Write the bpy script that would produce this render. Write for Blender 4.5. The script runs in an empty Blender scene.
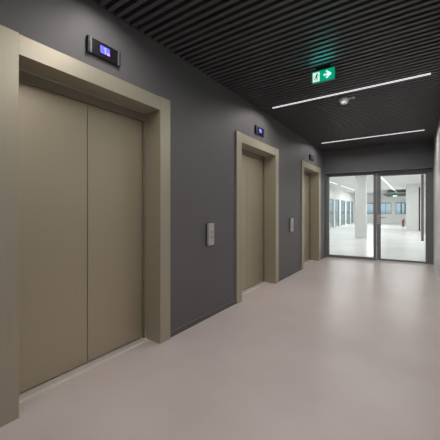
import bpy, bmesh, math, random
from mathutils import Vector, Matrix
random.seed(4)
S = bpy.context.scene
COL = S.collection
PI = math.pi

# ------------------------------------------------------------ materials
def mat(name, color, rough=0.6, metal=0.0, spec=0.5):
    m = bpy.data.materials.new(name); m.use_nodes = True
    b = m.node_tree.nodes['Principled BSDF']
    b.inputs['Base Color'].default_value = (*color, 1)
    b.inputs['Roughness'].default_value = rough
    b.inputs['Metallic'].default_value = metal
    b.inputs['Specular IOR Level'].default_value = spec
    return m

def noisy(m, c1, c2, scale, stretch=(1, 1, 1), rough=None, detail=6, bump=0.0):
    """procedural colour / roughness variation in object-independent world space"""
    nt = m.node_tree; N = nt.nodes; L = nt.links
    b = N['Principled BSDF']
    geo = N.new('ShaderNodeNewGeometry')
    mp = N.new('ShaderNodeMapping'); mp.inputs['Scale'].default_value = stretch
    no = N.new('ShaderNodeTexNoise'); no.inputs['Scale'].default_value = scale; no.inputs['Detail'].default_value = detail
    cr = N.new('ShaderNodeValToRGB')
    cr.color_ramp.elements[0].color = (*c1, 1); cr.color_ramp.elements[0].position = 0.3
    cr.color_ramp.elements[1].color = (*c2, 1); cr.color_ramp.elements[1].position = 0.7
    L.new(geo.outputs['Position'], mp.inputs['Vector']); L.new(mp.outputs['Vector'], no.inputs['Vector'])
    L.new(no.outputs['Fac'], cr.inputs['Fac']); L.new(cr.outputs['Color'], b.inputs['Base Color'])
    if rough:
        mr = N.new('ShaderNodeMapRange'); mr.inputs['To Min'].default_value = rough[0]; mr.inputs['To Max'].default_value = rough[1]
        L.new(no.outputs['Fac'], mr.inputs['Value']); L.new(mr.outputs['Result'], b.inputs['Roughness'])
    if bump:
        bp = N.new('ShaderNodeBump'); bp.inputs['Strength'].default_value = bump; bp.inputs['Distance'].default_value = 0.01
        L.new(no.outputs['Fac'], bp.inputs['Height']); L.new(bp.outputs['Normal'], b.inputs['Normal'])
    return m

def emis(name, color, strength):
    m = mat(name, color, 0.4)
    b = m.node_tree.nodes['Principled BSDF']
    b.inputs['Emission Color'].default_value = (*color, 1)
    b.inputs['Emission Strength'].default_value = strength
    return m

def glass(name, tint=(1, 1, 1), refl=0.06):
    m = bpy.data.materials.new(name); m.use_nodes = True
    nt = m.node_tree; N = nt.nodes; L = nt.links; N.clear()
    out = N.new('ShaderNodeOutputMaterial'); mix = N.new('ShaderNodeMixShader')
    tr = N.new('ShaderNodeBsdfTransparent'); tr.inputs['Color'].default_value = (*tint, 1)
    gl = N.new('ShaderNodeBsdfGlossy'); gl.inputs['Roughness'].default_value = 0.02
    lwt = N.new('ShaderNodeLayerWeight'); lwt.inputs['Blend'].default_value = .5
    pw = N.new('ShaderNodeMath'); pw.operation = 'POWER'; pw.inputs[1].default_value = 5
    lw = N.new('ShaderNodeMapRange'); lw.inputs['To Min'].default_value = .03; lw.inputs['To Max'].default_value = .8
    L.new(lwt.outputs['Facing'], pw.inputs[0]); L.new(pw.outputs[0], lw.inputs['Value'])
    L.new(lw.outputs['Result'], mix.inputs['Fac']); L.new(tr.outputs[0], mix.inputs[1]); L.new(gl.outputs[0], mix.inputs[2])
    L.new(mix.outputs[0], out.inputs['Surface'])
    return m

M = {}
M['wall'] = noisy(mat('charcoal_paint', (.07, .07, .072), .55), (.120, .116, .118), (.134, .130, .132), 1.3, rough=(.5, .62))
M['rwall'] = noisy(mat('grey_paint', (.4, .41, .41), .5), (.63, .645, .64), (.69, .705, .7), 1.1, rough=(.4, .5))
M['soffit'] = mat('dark_soffit_paint', (.108, .113, .117), .55)
M['slat'] = noisy(mat('black_slat', (.03, .03, .03), .5), (.077, .0775, .081), (.091, .0915, .095), 2.0)
M['void'] = mat('black_ceiling_void', (.004, .004, .004), .9)
M['floor'] = noisy(mat('resin_floor', (.5, .46, .45), .35), (.60, .522, .503), (.67, .595, .575), 1.6, rough=(.24, .38), bump=.02)
M['ofloor'] = noisy(mat('office_resin_floor', (.75, .75, .74), .25), (.84, .84, .83), (.9, .9, .89), .8, rough=(.18, .3))
M['bronze'] = noisy(mat('champagne_metal', (.4, .35, .27), .35, .42), (.425, .388, .298), (.44, .402, .31), 60, (1, 1, .02), rough=(.40, .48), detail=3)
M['bronze_door'] = noisy(mat('champagne_door_metal', (.33, .29, .22), .4, .5), (.465, .408, .298), (.485, .427, .313), 70, (1, 1, .015), rough=(.34, .5), detail=3)
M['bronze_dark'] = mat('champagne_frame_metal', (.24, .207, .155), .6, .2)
M['alu'] = noisy(mat('brushed_aluminium', (.55, .55, .53), .4, .25), (.46, .46, .445), (.53, .53, .515), 40, (1, 1, .05))
M['sill'] = noisy(mat('sill_aluminium', (.7, .66, .62), .5, .1), (.66, .61, .585), (.74, .69, .66), 30, (1, .05, 1))
M['sill_edge'] = mat('sill_bright_edge', (.88, .85, .82), .4, .1)
M['groove'] = mat('sill_groove', (.42, .39, .37), .6)
M['base'] = mat('charcoal_baseboard', (.105, .1, .103), .5)
M['base_top'] = mat('baseboard_top_edge', (.22, .215, .215), .5)
M['black'] = mat('black_plastic', (.012, .012, .014), .3)
M['cap'] = mat('dark_grey_cap', (.05, .05, .052), .35, .4)
M['cap_edge'] = mat('grey_cap_ridge', (.22, .22, .22), .4, .4)
M['panelglyph'] = mat('button_mark', (.12, .12, .12), .5)
M['button'] = mat('button_metal', (.42, .42, .41), .35, .6)
M['blue'] = emis('blue_screen', (.10, .10, .75), 1.0)
M['blue_light'] = emis('pale_blue_digit', (.32, .36, 1.0), .7)
M['pink'] = emis('pink_screen_mark', (.8, .22, .7), .8)
M['dim_screen'] = emis('dim_screen', (.05, .04, .09), .5)
M['dim_digit'] = emis('dim_digit', (.30, .26, .34), .6)
M['green'] = emis('exit_green', (.0, .37, .20), .85)
M['green_edge'] = emis('exit_green_edge', (.0, .16, .11), .5)
M['exit_white'] = emis('exit_white', (.72, 1.0, .88), .95)
M['far_exit'] = emis('far_exit_green', (.55, 1.0, .8), 1.1)
M['man'] = mat('exit_dark_green', (.0, .09, .06), .5)
M['led'] = emis('led_strip', (1.0, .95, .98), .7)
M['led_office'] = emis('office_led_strip', (1, 1, 1), 1.6)
M['profile'] = mat('black_light_profile', (.02, .02, .02), .4)
M['frame'] = noisy(mat('anthracite_frame', (.06, .063, .066), .4), (.195, .206, .21), (.215, .226, .23), 3)
M['frame_dark'] = mat('anthracite_gasket', (.03, .03, .032), .5)
M['pull'] = mat('dark_steel_pull', (.32, .32, .31), .45, .0)
M['glass'] = glass('clear_glass', (.97, .985, .98))
M['facade_glass'] = glass('facade_glass', (.80, .87, .86))
M['white'] = noisy(mat('white_paint', (.8, .8, .78), .6), (.76, .765, .755), (.8, .805, .795), .7)
M['oceil'] = mat('office_ceiling_white', (.72, .725, .72), .7)
M['mullion'] = mat('white_mullion', (.72, .75, .75), .5)
M['grey_mullion'] = mat('grey_mullion', (.22, .25, .26), .5)
M['raft'] = mat('dark_green_grey_raft', (.045, .07, .065), .6)
M['detector'] = mat('detector_plastic', (.8, .81, .81), .75)
M['detector_rim'] = mat('detector_rim_plastic', (.85, .86, .86), .7)
M['red'] = mat('extinguisher_red', (.17, .035, .035), .35)

# ------------------------------------------------------------ mesh helpers
class MB:
    def __init__(s): s.bm = bmesh.new(); s.mats = []
    def _mi(s, m):
        if m not in s.mats: s.mats.append(m)
        return s.mats.index(m)
    def box(s, x0, x1, y0, y1, z0, z1, m, bevel=0):
        r = bmesh.ops.create_cube(s.bm, size=1.0)
        vs = r['verts']
        for v in vs:
            v.co = Vector(((x0+x1)/2 + v.co.x*(x1-x0), (y0+y1)/2 + v.co.y*(y1-y0), (z0+z1)/2 + v.co.z*(z1-z0)))
        fs = list({f for v in vs for f in v.link_faces})
        i = s._mi(m)
        for f in fs: f.material_index = i
        if bevel:
            es = list({e for v in vs for e in v.link_edges})
            rb = bmesh.ops.bevel(s.bm, geom=es, offset=bevel, segments=2, affect='EDGES', profile=.5)
            for f in rb['faces']: f.material_index = i
        return s
    def prism(s, pts, z0, z1, m):
        """vertical prism over plan polygon pts (ccw)"""
        i = s._mi(m)
        lo = [s.bm.verts.new((x, y, z0)) for x, y in pts]; hi = [s.bm.verts.new((x, y, z1)) for x, y in pts]
        n = len(pts); fs = [s.bm.faces.new(lo[::-1]), s.bm.faces.new(hi)]
        for k in range(n): fs.append(s.bm.faces.new((lo[k], lo[(k+1) % n], hi[(k+1) % n], hi[k])))
        for f in fs: f.material_index = i
        return s
    def lathe(s, prof, m, n=28, origin=(0, 0, 0), axis='Z', smooth=True):
        """revolve (r, h) profile around axis through origin"""
        i = s._mi(m); rings = []
        o = Vector(origin)
        def pt(r, h, a):
            c, q = r*math.cos(a), r*math.sin(a)
            if axis == 'Z': return o + Vector((c, q, h))
            if axis == 'X': return o + Vector((h, c, q))
            return o + Vector((c, h, q))
        for r, h in prof:
            rings.append([s.bm.verts.new(pt(max(r, 1e-5), h, 2*PI*k/n)) for k in range(n)])
        for a, b in zip(rings, rings[1:]):
            for k in range(n):
                f = s.bm.faces.new((a[k], a[(k+1) % n], b[(k+1) % n], b[k])); f.material_index = i; f.smooth = smooth
        for r in (rings[0], rings[-1]):
            f = s.bm.faces.new(r); f.material_index = i
        return s
    def poly(s, pts3, th, m):
        """flat polygon pts3 extruded by vector th"""
        i = s._mi(m); th = Vector(th)
        a = [s.bm.verts.new(p) for p in pts3]; b = [s.bm.verts.new(Vector(p)+th) for p in pts3]
        n = len(a); fs = [s.bm.faces.new(a), s.bm.faces.new(b[::-1])]
        for k in range(n): fs.append(s.bm.faces.new((a[k], b[k], b[(k+1) % n], a[(k+1) % n])))
        for f in fs: f.material_index = i
        return s
    def tube(s, pts, r, m, n=12):
        i = s._mi(m); pts = [Vector(p) for p in pts]; rings = []
        for k, p in enumerate(pts):
            d = (pts[min(k+1, len(pts)-1)] - pts[max(k-1, 0)]).normalized()
            q = Vector((0, 0, 1)).rotation_difference(d)
            rings.append([s.bm.verts.new(p + q @ Vector((r*math.cos(2*PI*j/n), r*math.sin(2*PI*j/n), 0))) for j in range(n)])
        for a, b in zip(rings, rings[1:]):
            for j in range(n):
                f = s.bm.faces.new((a[j], a[(j+1) % n], b[(j+1) % n], b[j])); f.smooth = True; f.material_index = i
        for rr in (rings[0], rings[-1]):
            f = s.bm.faces.new(rr); f.material_index = i
        return s
    def build(s, name, parent=None, matrix=None):
        bmesh.ops.recalc_face_normals(s.bm, faces=s.bm.faces[:])
        me = bpy.data.meshes.new(name); s.bm.to_mesh(me); s.bm.free()
        for m in s.mats: me.materials.append(M[m])
        o = bpy.data.objects.new(name, me); COL.objects.link(o)
        if parent: o.parent = parent
        return o

def tag(o, label=None, cat=None, group=None, kind=None):
    if label: o['label'] = label
    if cat: o['category'] = cat
    if group: o['group'] = group
    if kind: o['kind'] = kind
    return o
def empty(name, loc, rz=0):
    o = bpy.data.objects.new(name, None); COL.objects.link(o)
    o.location = loc; o.rotation_euler = (0, 0, rz); o.empty_display_size = .1
    return o
def struct(o): o['kind'] = 'structure'; return o
def copy_tree(o, parent=None):
    c = o.copy(); COL.objects.link(c)
    if parent: c.parent = parent
    for ch in list(o.children): copy_tree(ch, c)
    return c

# ------------------------------------------------------------ dimensions (metres)
XL, XP, XD = -1.95, -1.93, -2.16      # left wall face, portal face, elevator door face
XR = 0.34                             # right wall face
ZC = 2.75                             # underside of the slatted ceiling
YB = -2.6                             # wall behind the camera
LC = (1.288, 3.905, 6.515)            # elevator centres
OW, OH, FW = .565, 2.142, .13         # half opening, opening height, casing width
PZ = 2.268                            # casing top
ANG = math.atan(.23/2.28)             # the glazed end wall is a little skewed
P0 = (XL, 7.80)

# ------------------------------------------------------------ room shell
def part_y(x, off=0): return 7.80 + (x + 1.94)*.23/2.28 + off

b = MB(); b.prism([(XL-.02, YB), (XR+.02, YB), (XR+.02, part_y(XR)+.06), (XL-.02, part_y(XL)+.06)], -.1, 0, 'floor')
for c in LC: b.box(-2.3, XL-.02, c-OW-.01, c+OW+.01, -.1, 0, 'floor')
struct(b.build('floor'))
b = MB(); b.prism([(XL, part_y(XL)+.06), (XR, part_y(XR)+.06), (5, part_y(XR)+.06), (5, 31.3), (-5, 31.3), (-5, part_y(XL)+.06)], -.1, -.001, 'ofloor')
struct(b.build('floor_office'))

# left wall with three elevator openings
b = MB()
edges = [YB] + [e for c in LC for e in (c-OW-FW, c+OW+FW)] + [8.2]
for k in range(0, len(edges), 2): b.box(-2.3, XL, edges[k], edges[k+1], 0, 2.95, 'wall')
for c in LC: b.box(-2.3, XL, c-OW-FW, c+OW+FW, PZ, 2.95, 'wall')
struct(b.build('wall_left'))
b = MB()
for k in range(0, len(edges), 2):
    y1 = edges[k+1] if k+2 < len(edges) else 7.79
    b.box(XL, XL+.009, edges[k]+.001, y1-.001, 0, .05, 'base')
    b.box(XL, XL+.006, edges[k]+.001, y1-.001, .05, .054, 'base_top')
struct(b.build('baseboard_left'))
struct(MB().box(XR, XR+.2, YB, 8.06, 0, 2.95, 'rwall').build('wall_right'))
struct(MB().box(XR-.009, XR, YB, 7.9, 0, .05, 'rwall').build('baseboard_right'))
struct(MB().box(-2.3, XR+.2, YB-.2, YB, 0, 2.95, 'wall').build('wall_back'))

# bulkhead above the glazed end wall
b = MB(); b.prism([(XL, 7.64), (XR, 7.84), (XR, 8.26), (XL, 8.06)], 2.172, 2.95, 'soffit')
b.prism([(XL, 7.635), (XR, 7.835), (XR, 7.84), (XL, 7.64)], 2.172, 2.182, 'frame')
struct(b.build('wall_end'))

# slatted black ceiling: backing with a mesh of baffles hanging under it
LY = (-1.40, 1.255, 3.95, 6.64)       # light strips
struct(MB().box(XL, XR, YB, 7.9, 2.87, 2.95, 'void').build('ceiling'))
b = MB(); y = YB + .03
while y < 7.84:
    if all(abs(y-l) > .034 for l in LY):
        x1, x0 = XR-.012, XL+.004
        if y > 7.62: x0 = XL + (y-7.62)/.2*2.29
        if x1 - x0 > .05: b.box(x0, x1, y-.018, y+.018, ZC, ZC+.07, 'slat')
    else:
        for q0, q1 in ((XL+.004, -1.762), (.152, XR-.012)): b.box(q0, q1, y-.018, y+.018, ZC, ZC+.07, 'slat')
    y += .075
for x in (-1.4, -.25): b.box(x-.015, x+.015, YB, 7.6, ZC+.071, ZC+.10, 'void')
struct(b.build('trim_1'))

# ------------------------------------------------------------ elevators
def make_elevator():
    root = empty('elevator_entrance', (XP, LC[0], 0))
    X = lambda x: x - XP
    xb = X(-2.13)
    d = 0.004
    for s in (-1, 1):
        y0, y1 = sorted((s*OW, s*(OW+FW)))
        MB().box(xb, d, y0, y1, 0, PZ, 'bronze', .003).build('casing_post', root)
    MB().box(xb, 0, -OW, OW, OH, PZ-.004, 'bronze', .002).build('casing_header', root)
    b = MB()
    for s in (-1, 1):
        y0, y1 = sorted((s*OW, s*(OW-.018)))
        b.box(X(-2.152), xb, y0, y1, 0, 2.068, 'bronze_dark')
    b.box(X(-2.152), xb+.001, -OW, OW, 2.068, OH, 'bronze_dark')
    b.build('door_frame', root)
    for s in (-1, 1):
        y0, y1 = sorted((s*.0025, s*OW))
        MB().box(X(-2.19), X(-2.16), y0, y1, .012, 2.09, 'bronze_door', .0015).build('door_panel', root)
    MB().box(X(-2.20), X(-2.192), -OW, OW, 0, 2.1, 'void').build('seam_backing', root)
    b = MB()
    b.box(X(-2.158), X(-2.078), -OW+.001, OW-.001, 0, .006, 'sill')
    for x in (-2.138, -2.112): b.box(X(x-.003), X(x+.003), -OW+.001, OW-.001, .006, .0065, 'groove')
    b.box(X(-2.078), X(-2.070), -OW+.001, OW-.001, 0, .009, 'sill_edge')
    b.build('sill', root)
    return root

EL = make_elevator()
tag(EL, 'nearest elevator, closed champagne metal doors in a wide casing, cropped by the left edge', 'elevator', 'elevators along the charcoal wall')
labs = ['middle elevator with closed champagne metal doors, between the two call panels',
        'farthest elevator with champagne metal casing, beside the glazed end wall']
for c, l in zip(LC[1:], labs):
    e = copy_tree(EL); e.location.y = c; e['label'] = l

# ------------------------------------------------------------ floor displays above the elevators
def make_display():
    root = empty('floor_display', (XL, LC[0], 2.36))
    w, h, t = .1375, .112, .024
    b = MB(); b.box(0.0, t, -w+.03, w-.03, 0, h, 'black', .002); b.build('housing', root)
    for s in (-1, 1):
        y0, y1 = sorted((s*w, s*(w-.0295)))
        b = MB(); b.box(0, t+.003, y0, y1, -.003, h+.003, 'cap', .002)
        yi = s*(w-.0285)
        b.box(t+.003, t+.0045, min(yi, yi+s*.012), max(yi, yi+s*.012), 0, h, 'cap_edge')
        b.build('end_cap', root)
    sc = MB().box(t, t+.0015, -.040, .040, .034, .088, 'blue').build('screen', root)
    b = MB()
    x0, x1 = t+.0015, t+.002
    b.box(x0, x1, -.004, .008, .040, .083, 'blue_light')
    b.box(x0, x1, -.012, -.004, .070, .077, 'blue_light')
    b.build('digit', sc)
    MB().box(x0, x1, .018, .036, .036, .052, 'pink').build('indicator_mark', sc)
    return root
D = make_display()
tag(D, 'black floor display with bright blue screen above the nearest elevator', 'display', 'floor displays above the elevators')
for c, l in zip(LC[1:], ['small black display with violet blue screen above the middle elevator',
                          'tiny dark display above the farthest elevator']):
    e = copy_tree(D); e.location.y = c - .01; e['label'] = l
    if c == LC[2]:                       # the farthest screen is dim
        for ch in e.children_recursive:
            if ch.name.startswith(('screen', 'digit', 'indicator')):
                ch.material_slots[0].link = 'OBJECT'
                ch.material_slots[0].material = M['dim_screen' if ch.name.startswith('screen') else 'dim_digit']

# ------------------------------------------------------------ call panels
def make_call():
    root = empty('call_panel', (XL, 2.632, .828))
    b = MB(); b.box(.004, .038, -.052, .052, 0, .25, 'alu', .007); b.build('housing', root)
    MB().box(-.002, .004, -.058, .058, -.006, .256, 'black', .001).build('backplate', root)
    for z, up in ((.095, -1), (.152, 1)):
        k = MB().lathe([(.019, .038), (.019, .041), (.017, .0425), (.0, .0425)], 'button', 20, (0, 0, z), 'X').build('call_button', root)
        b = MB()
        b.poly([(.0426, -.011, z-up*.008), (.0426, .011, z-up*.008), (.0426, 0, z+up*.011)], (.0008, 0, 0), 'panelglyph')
        b.build('arrow_mark', k)
    return root
K = make_call()
tag(K, 'silver two-button call panel on the wall between nearest and middle elevators', 'call panel', 'elevator call panels')
e = copy_tree(K); e.location.y = 5.225
e['label'] = 'silver call panel on the wall between middle and farthest elevators'

# ------------------------------------------------------------ ceiling light strips
def make_strip(x0, x1, y):
    root = empty('ceiling_light', ((x0+x1)/2, y, ZC))
    L2 = (x1-x0)/2
    b = MB()
    for s in (-1, 1):
        q0, q1 = sorted((s*.015, s*.022)); b.box(-L2-.004, L2+.004, q0, q1, 0, .05, 'profile')
    b.box(-L2-.004, L2+.004, -.015, .015, .02, .05, 'profile')
    b.build('profile', root)
    MB().box(-L2, L2, -.007, .007, -.012, .018, 'led').build('diffuser', root)
    return root
LS = make_strip(-1.752, .142, LY[2])
tag(LS, 'long slim white light strip in the slatted ceiling, nearer one beside the smoke detector', 'ceiling light', 'linear ceiling lights')
for y, l in ((LY[3], 'slim white ceiling light strip nearest the glazed end wall'),
             (LY[1], 'slim white ceiling light strip above the nearest elevator'),
             (LY[0], 'slim white ceiling light strip behind the camera')):
    e = copy_tree(LS); e.location.y = y; e['label'] = l
def area(name, loc, sx, sy, power, color=(1, 1, 1), rot=(0, 0, 0), spread=PI):
    l = bpy.data.lights.new(name, 'AREA'); l.shape = 'RECTANGLE'; l.size = sx; l.size_y = sy
    l.energy = power; l.color = color; l.spread = spread
    o = bpy.data.objects.new(name, l); COL.objects.link(o); o.location = loc; o.rotation_euler = rot
    return o
LP = {LY[0]: 18, LY[1]: 18, LY[2]: 22, LY[3]: 21}
for y in LY:
    area('strip_lamp', (-.805, y, ZC-.0135), 1.88, .013, LP[y], (1, .955, .94), spread=math.radians(168))

# ------------------------------------------------------------ exit sign
ex = empty('exit_sign', (-.806, 3.11, 2.588))
tag(ex, 'green illuminated exit sign with running man and right arrow hanging under ceiling slats', 'exit sign')
MB().box(-.118, .118, 0, .022, 0, .124, 'green_edge', .002).build('housing', ex)
MB().box(-.115, .115, -.001, 0, .003, .121, 'green').build('sign_face', ex)
MB().box(-.075, .075, .004, .018, .124, .168, 'black', .002).build('mounting_bracket', ex)
def stroke(b, pts, w, y, th, m):
    for (xa, za), (xb, zb) in zip(pts, pts[1:]):
        dx, dz = xb-xa, zb-za; l = math.hypot(dx, dz); nx, nz = -dz/l*w/2, dx/l*w/2
        ex_, ez_ = dx/l*w*.25, dz/l*w*.25
        b.poly([(xa+nx-ex_, y, za+nz-ez_), (xa-nx-ex_, y, za-nz-ez_), (xb-nx+ex_, y, zb-nz+ez_), (xb+nx+ex_, y, zb+nz+ez_)], (0, -th, 0), m)
pic = MB().box(-.105, -.036, -.0016, -.001, .012, .108, 'exit_white').build('pictogram_panel', ex)
b = MB(); cx, cz = -.070, .060; yy = -.0016
b.lathe([(.0085, 0), (.0085, -.0008), (0, -.0008)], 'man', 14, (cx+.010, yy, cz+.030), 'Y', False)
stroke(b, [(cx+.005, cz+.019), (cx-.002, cz-.004)], .014, yy, .0008, 'man')
stroke(b, [(cx-.002, cz-.004), (cx+.012, cz-.012), (cx+.008, cz-.032)], .0085, yy, .0008, 'man')
stroke(b, [(cx-.002, cz-.004), (cx-.010, cz-.018), (cx-.026, cz-.024)], .0085, yy, .0008, 'man')
stroke(b, [(cx+.004, cz+.018), (cx+.018, cz+.010), (cx+.026, cz+.014)], .0065, yy, .0008, 'man')
stroke(b, [(cx+.003, cz+.018), (cx-.012, cz+.014), (cx-.020, cz+.002)], .0065, yy, .0008, 'man')
b.build('running_figure', pic)
b = MB()
stroke(b, [(.010, .064), (.066, .064)], .019, -.001, .0006, 'exit_white')
stroke(b, [(.036, .098), (.074, .064), (.036, .030)], .019, -.001, .0006, 'exit_white')
b.build('arrow', ex)
area('exit_glow', (-.806, 3.09, 2.65), .22, .11, .33, (.05, 1, .88), rot=(math.radians(-90), 0, 0))

# ------------------------------------------------------------ smoke detector
sd = empty('smoke_detector', (-.805, 4.19, ZC))
tag(sd, 'round light grey smoke detector under the ceiling slats beside the long light strip', 'smoke detector')
MB().lathe([(.066, 0), (.068, -.012), (.064, -.030), (.052, -.052), (.046, -.056)], 'detector', 32).build('body', sd)
MB().lathe([(.046, -.056), (.046, -.062), (.040, -.068), (0, -.068)], 'detector_rim', 32).build('sensor_cap', sd)
b = MB(); b.box(.05, .115, -.012, .012, -.014, -.002, 'detector', .004)
b.lathe([(.020, 0), (.022, -.010), (.018, -.020), (0, -.022)], 'detector', 20, (.115, 0, 0)); b.build('side_arm', sd)

# ------------------------------------------------------------ glazed end wall: fixed window + door, skewed frame of reference
def skew(name): return empty(name, (-1.94, 7.80, 0), ANG)
cosA = math.cos(ANG); Lx = lambda x: (x + 1.94)/cosA     # world x -> distance along the end wall
a0, a1, a2, a3, a4 = Lx(-1.948), Lx(-1.872), Lx(-.85), Lx(-.78), Lx(.338)
ZT = 2.17
W1 = struct(skew('window_1'))
tag(W1, 'fixed glass pane in anthracite frame left of the glass door', 'window')
b = MB()
b.box(a0, a1, 0, .07, 0, ZT, 'frame', .002); b.box(a2, a3-.001, 0, .07, 0, ZT, 'frame', .002)
b.box(a1, a2, 0, .07, 0, .072, 'frame', .002); b.box(a1, a2, 0, .07, 2.105, ZT, 'frame', .002)
b.build('window_frame', W1)
MB().box(a1, a2, .03, .042, .072, 2.105, 'glass').build('pane', W1)

D1 = struct(skew('door_1'))
tag(D1, 'glass door in anthracite frame with long vertical pull bar', 'door')
b = MB(); jx = Lx(.262)
b.box(jx+.004, a4, 0, .07, 0, ZT, 'frame', .002); b.box(a3, jx+.004, 0, .07, 2.12, ZT, 'frame', .002)
b.build('door_frame', D1)
l0, l1, g0, g1 = a3+.002, jx, Lx(-.692), Lx(.196)
leaf = MB()
leaf.box(l0, g0, .004, .064, .012, 2.116, 'frame', .002); leaf.box(g1, l1, .004, .064, .012, 2.116, 'frame', .002)
leaf.box(g0, g1, .004, .064, .012, .058, 'frame', .002); leaf.box(g0, g1, .004, .064, 2.057, 2.116, 'frame', .002)
leaf.build('door_leaf', D1)
MB().box(g0, g1, .03, .042, .058, 2.057, 'glass').build('pane', D1)
# lever handle on the lock stile
hp = MB().box(Lx(-.765), Lx(-.705), -.006, .004, .895, 1.12, 'alu', .003).build('handle_plate', D1)
b = MB(); hx = Lx(-.735)
b.tube([(hx, -.006, 1.055), (hx, -.045, 1.055), (hx+.012, -.055, 1.055), (hx+.15, -.055, 1.055)], .010, 'pull')
b.build('lever', hp)
# pull bars: a tall one on this side, a shorter one on the far side
b = MB(); bx = Lx(.128)
b.box(bx-.025, bx+.025, -.055, -.030, .53, 2.04, 'pull', .004)
for z in (.75, 1.8): b.tube([(bx, -.034, z), (bx, .03, z)], .008, 'pull')
b.build('pull_bar', D1)
b = MB(); bx = Lx(.085)
b.box(bx-.013, bx+.013, .075, .095, .745, 1.77, 'black', .003)
for z in (.9, 1.6): b.tube([(bx, .042, z), (bx, .08, z)], .007, 'black')
b.build('pull_bar', D1)
# steel threshold
b = MB(); b.box(a0, a4, -.03, -.001, 0, .006, 'sill'); t = b.build('trim_2'); t.location = (-1.94, 7.80, 0); t.rotation_euler = (0, 0, ANG); struct(t)

# ------------------------------------------------------------ bright open office beyond the glass
OZ = 2.812; OX0, OX1, OY = -4.75, 4.0, 31.0
struct(MB().box(OX0-.2, OX1+.2, 8.27, OY+.2, OZ, 2.95, 'oceil').build('ceiling_office'))
b = MB(); b.box(OX0-.2, XL-.36, 7.9, 8.2, 0, 2.95, 'white')
struct(b.build('wall_core_left'))
struct(MB().box(XR+.21, OX1+.2, 7.9, 8.2, 0, 2.95, 'white').build('wall_core_right'))
struct(MB().box(OX1, OX1+.2, 8.2, OY, 0, OZ, 'white').build('wall_office_right'))
# left facade: solid, then tall windows between white fins
wy = [(20.0, 21.15), (21.55, 22.95), (23.5, 25.1), (25.6, 27.2), (27.6, 28.7)]
b = MB(); ys = [8.2] + [q for p in wy for q in p] + [OY+.2]
for k in range(0, len(ys), 2): b.box(OX0-.08, OX0, ys[k], ys[k+1], 0, OZ, 'mullion')
for p in wy: b.box(OX0-.08, OX0, p[0], p[1], 2.04, OZ, 'white'); b.box(OX0-.08, OX0, p[0], p[1], 0, .02, 'white')
struct(b.build('wall_facade'))
n = 2
for y0, y1 in wy:
    w = struct(empty('window_%d' % n, (OX0, y0, 0))); n += 1
    tag(w, 'tall office window in the white facade beyond the glass, %s from the left' % ['first', 'second', 'third', 'fourth', 'fifth'][n-3], 'window')
    d = y1-y0
    b = MB(); b.box(-.04, .0, d-.12, d, .02, 2.04, 'grey_mullion'); b.box(-.04, .0, 0, .05, .02, 2.04, 'mullion')
    b.box(-.04, .0, .05, d-.16, 1.98, 2.04, 'grey_mullion'); b.box(-.04, .0, .05, d-.16, .02, .08, 'mullion'); b.box(-.03, -.01, .05, d-.16, 1.22, 1.26, 'grey_mullion')
    b.build('window_frame', w)
    MB().box(-.024, -.016, .05, d-.16, .08, 1.98, 'facade_glass').build('pane', w)
# far wall with windows
fx = [(-4.6, -3.35), (-2.75, -1.85), (-1.5, -.72), (.5, 1.7), (2.2, 3.4)]
b = MB(); b.box(OX0, OX1, OY, OY+.2, 0, .9, 'white'); b.box(OX0, OX1, OY, OY+.2, 1.98, OZ, 'white')
xs = [OX0] + [q for p in fx for q in p] + [OX1]
for k in range(0, len(xs), 2): b.box(xs[k], xs[k+1], OY, OY+.2, .9, 1.98, 'white')
struct(b.build('wall_office_far'))
for (x0, x1), lb in zip(fx, ['wide far office window seen through the fixed pane', 'far office window just right of the door handle', 'far office window with a dark right sash', 'far office window hidden behind the white block', 'far right office window']):
    w = struct(empty('window_%d' % n, (x0, OY, .9))); n += 1
    tag(w, lb, 'window'); d = x1-x0
    b = MB(); b.box(0, d, .05, .1, 0, .04, 'grey_mullion'); b.box(0, d, .05, .1, 1.0, 1.08, 'grey_mullion')
    for q in (0, d*.47, d-.04): b.box(q, q+.04, .05, .1, .04, 1.0, 'grey_mullion')
    if lb.endswith('sash'): b.box(d*.47+.04, d*.47+.1, .05, .1, .04, 1.0, 'raft'); b.box(d-.1, d-.04, .05, .1, .04, 1.0, 'raft')
    b.build('window_frame', w)
    MB().box(.04, d-.04, .07, .08, .04, 1.0, 'facade_glass').build('pane', w)
# column, white block, dark ceiling raft, extinguisher, lights
struct(MB().box(-2.23, -1.79, 13.95, 14.3, 0, OZ, 'white').build('wall_column'))
struct(MB().box(-.47, 1.6, 20.5, 22.0, 0, OZ, 'white').build('wall_block'))
r = MB().prism([(-2.05, 25.2), (.6, 25.2), (.6, 29.4), (-2.05, 29.4)], 2.46, 2.52, 'raft')
r.box(-1.8, -1.76, 26, 26.04, 2.52, OZ, 'raft'); r.box(0, .04, 27.5, 27.54, 2.52, OZ, 'raft')
tag(r.build('ceiling_raft'), 'dark grey green panel hanging under the far office ceiling', 'ceiling panel')
g = empty('exit_sign', (-1.36, 27.2, 2.34)); tag(g, 'tiny bright green exit sign below the dark far ceiling panel', 'exit sign')
MB().box(-.15, .15, 0, .03, .03, .12, 'far_exit', .003).build('sign_face', g)
MB().box(-.05, .05, .01, .02, .12, .13, 'black').build('mounting_bracket', g)
fe = empty('fire_extinguisher', (-.78, 26.0, 0)); tag(fe, 'dark red fire extinguisher on the far office floor', 'fire extinguisher')
MB().lathe([(.07, 0), (.08, .02), (.08, .40), (.07, .47), (.03, .50), (.03, .53)], 'red', 20).build('cylinder', fe)
b = MB(); b.lathe([(.025, .53), (.025, .57), (0, .57)], 'black', 12); b.box(-.02, .10, -.012, .012, .56, .585, 'black', .003)
b.tube([(.03, 0, .55), (.10, 0, .52), (.12, 0, .40), (.11, 0, .25)], .012, 'black'); b.build('valve_hose', fe)
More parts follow.
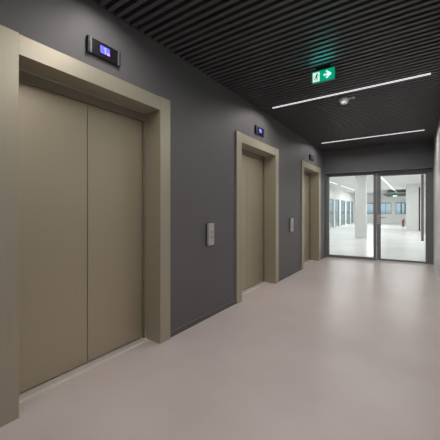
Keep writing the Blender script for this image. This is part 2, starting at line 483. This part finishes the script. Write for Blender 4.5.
def office_strip(x, y0, y1, label):
    o = empty('office_light', (x, (y0+y1)/2, OZ-.002)); d = (y1-y0)/2
    tag(o, label, 'ceiling light', 'office ceiling lights')
    MB().box(-.022, .022, -d, d, -.012, 0, 'led_office').build('diffuser', o)
    MB().box(-.03, .03, -d-.01, d+.01, -.006, 0, 'mullion').build('housing', o)
office_strip(-1.34, 12.0, 29.0, 'long white light line in the office ceiling behind the glass door')
office_strip(-3.87, 16.0, 18.0, 'white light line in the office ceiling above the left windows, nearer')
office_strip(-3.87, 19.3, 24.0, 'white light line in the office ceiling above the left windows, farther')
for x, y, p in ((-3.0, 11.5, 50), (-3.0, 18, 66), (-3.0, 25.5, 150), (1.6, 12.5, 68), (-.4, 16.5, 60), (2.6, 24, 130)):
    area('office_fill', (x, y, OZ-.03), 1.2, 5.0, p, (1, 1, .985))  # added fill lights without fixtures, brighten the office where daylight is weak

# ------------------------------------------------------------ world: pale sky over a hazy horizon
w = bpy.data.worlds.new('World'); S.world = w; w.use_nodes = True
nt = w.node_tree; N = nt.nodes; L = nt.links
bg = N['Background']; bg.inputs['Strength'].default_value = 1.0
tc = N.new('ShaderNodeTexCoord'); sp = N.new('ShaderNodeSeparateXYZ'); cr = N.new('ShaderNodeValToRGB')
mr = N.new('ShaderNodeMapRange'); mr.inputs['From Min'].default_value = -.06; mr.inputs['From Max'].default_value = .06
L.new(tc.outputs['Generated'], sp.inputs[0]); L.new(sp.outputs['Z'], mr.inputs['Value']); L.new(mr.outputs['Result'], cr.inputs['Fac'])
el = cr.color_ramp.elements
el[0].position = 0; el[0].color = (.5, .57, .57, 1)
el[1].position = 1; el[1].color = (.88, .95, 1.05, 1)
e = el.new(.45); e.color = (.5, .58, .68, 1); e = el.new(.53); e.color = (.72, .82, .97, 1)
L.new(cr.outputs['Color'], bg.inputs['Color'])

# ------------------------------------------------------------ camera
cd = bpy.data.cameras.new('camera'); co = bpy.data.objects.new('camera', cd); COL.objects.link(co)
co.location = (0, 0, 1.22); co.rotation_euler = (PI/2, 0, math.radians(34.34))
cd.sensor_width = 36; cd.lens = 36*286/440; cd.shift_y = -9.3/440; cd.clip_start = .02
S.camera = co
S.view_settings.view_transform = 'Standard'; S.view_settings.look = 'None'
S.view_settings.exposure = 0
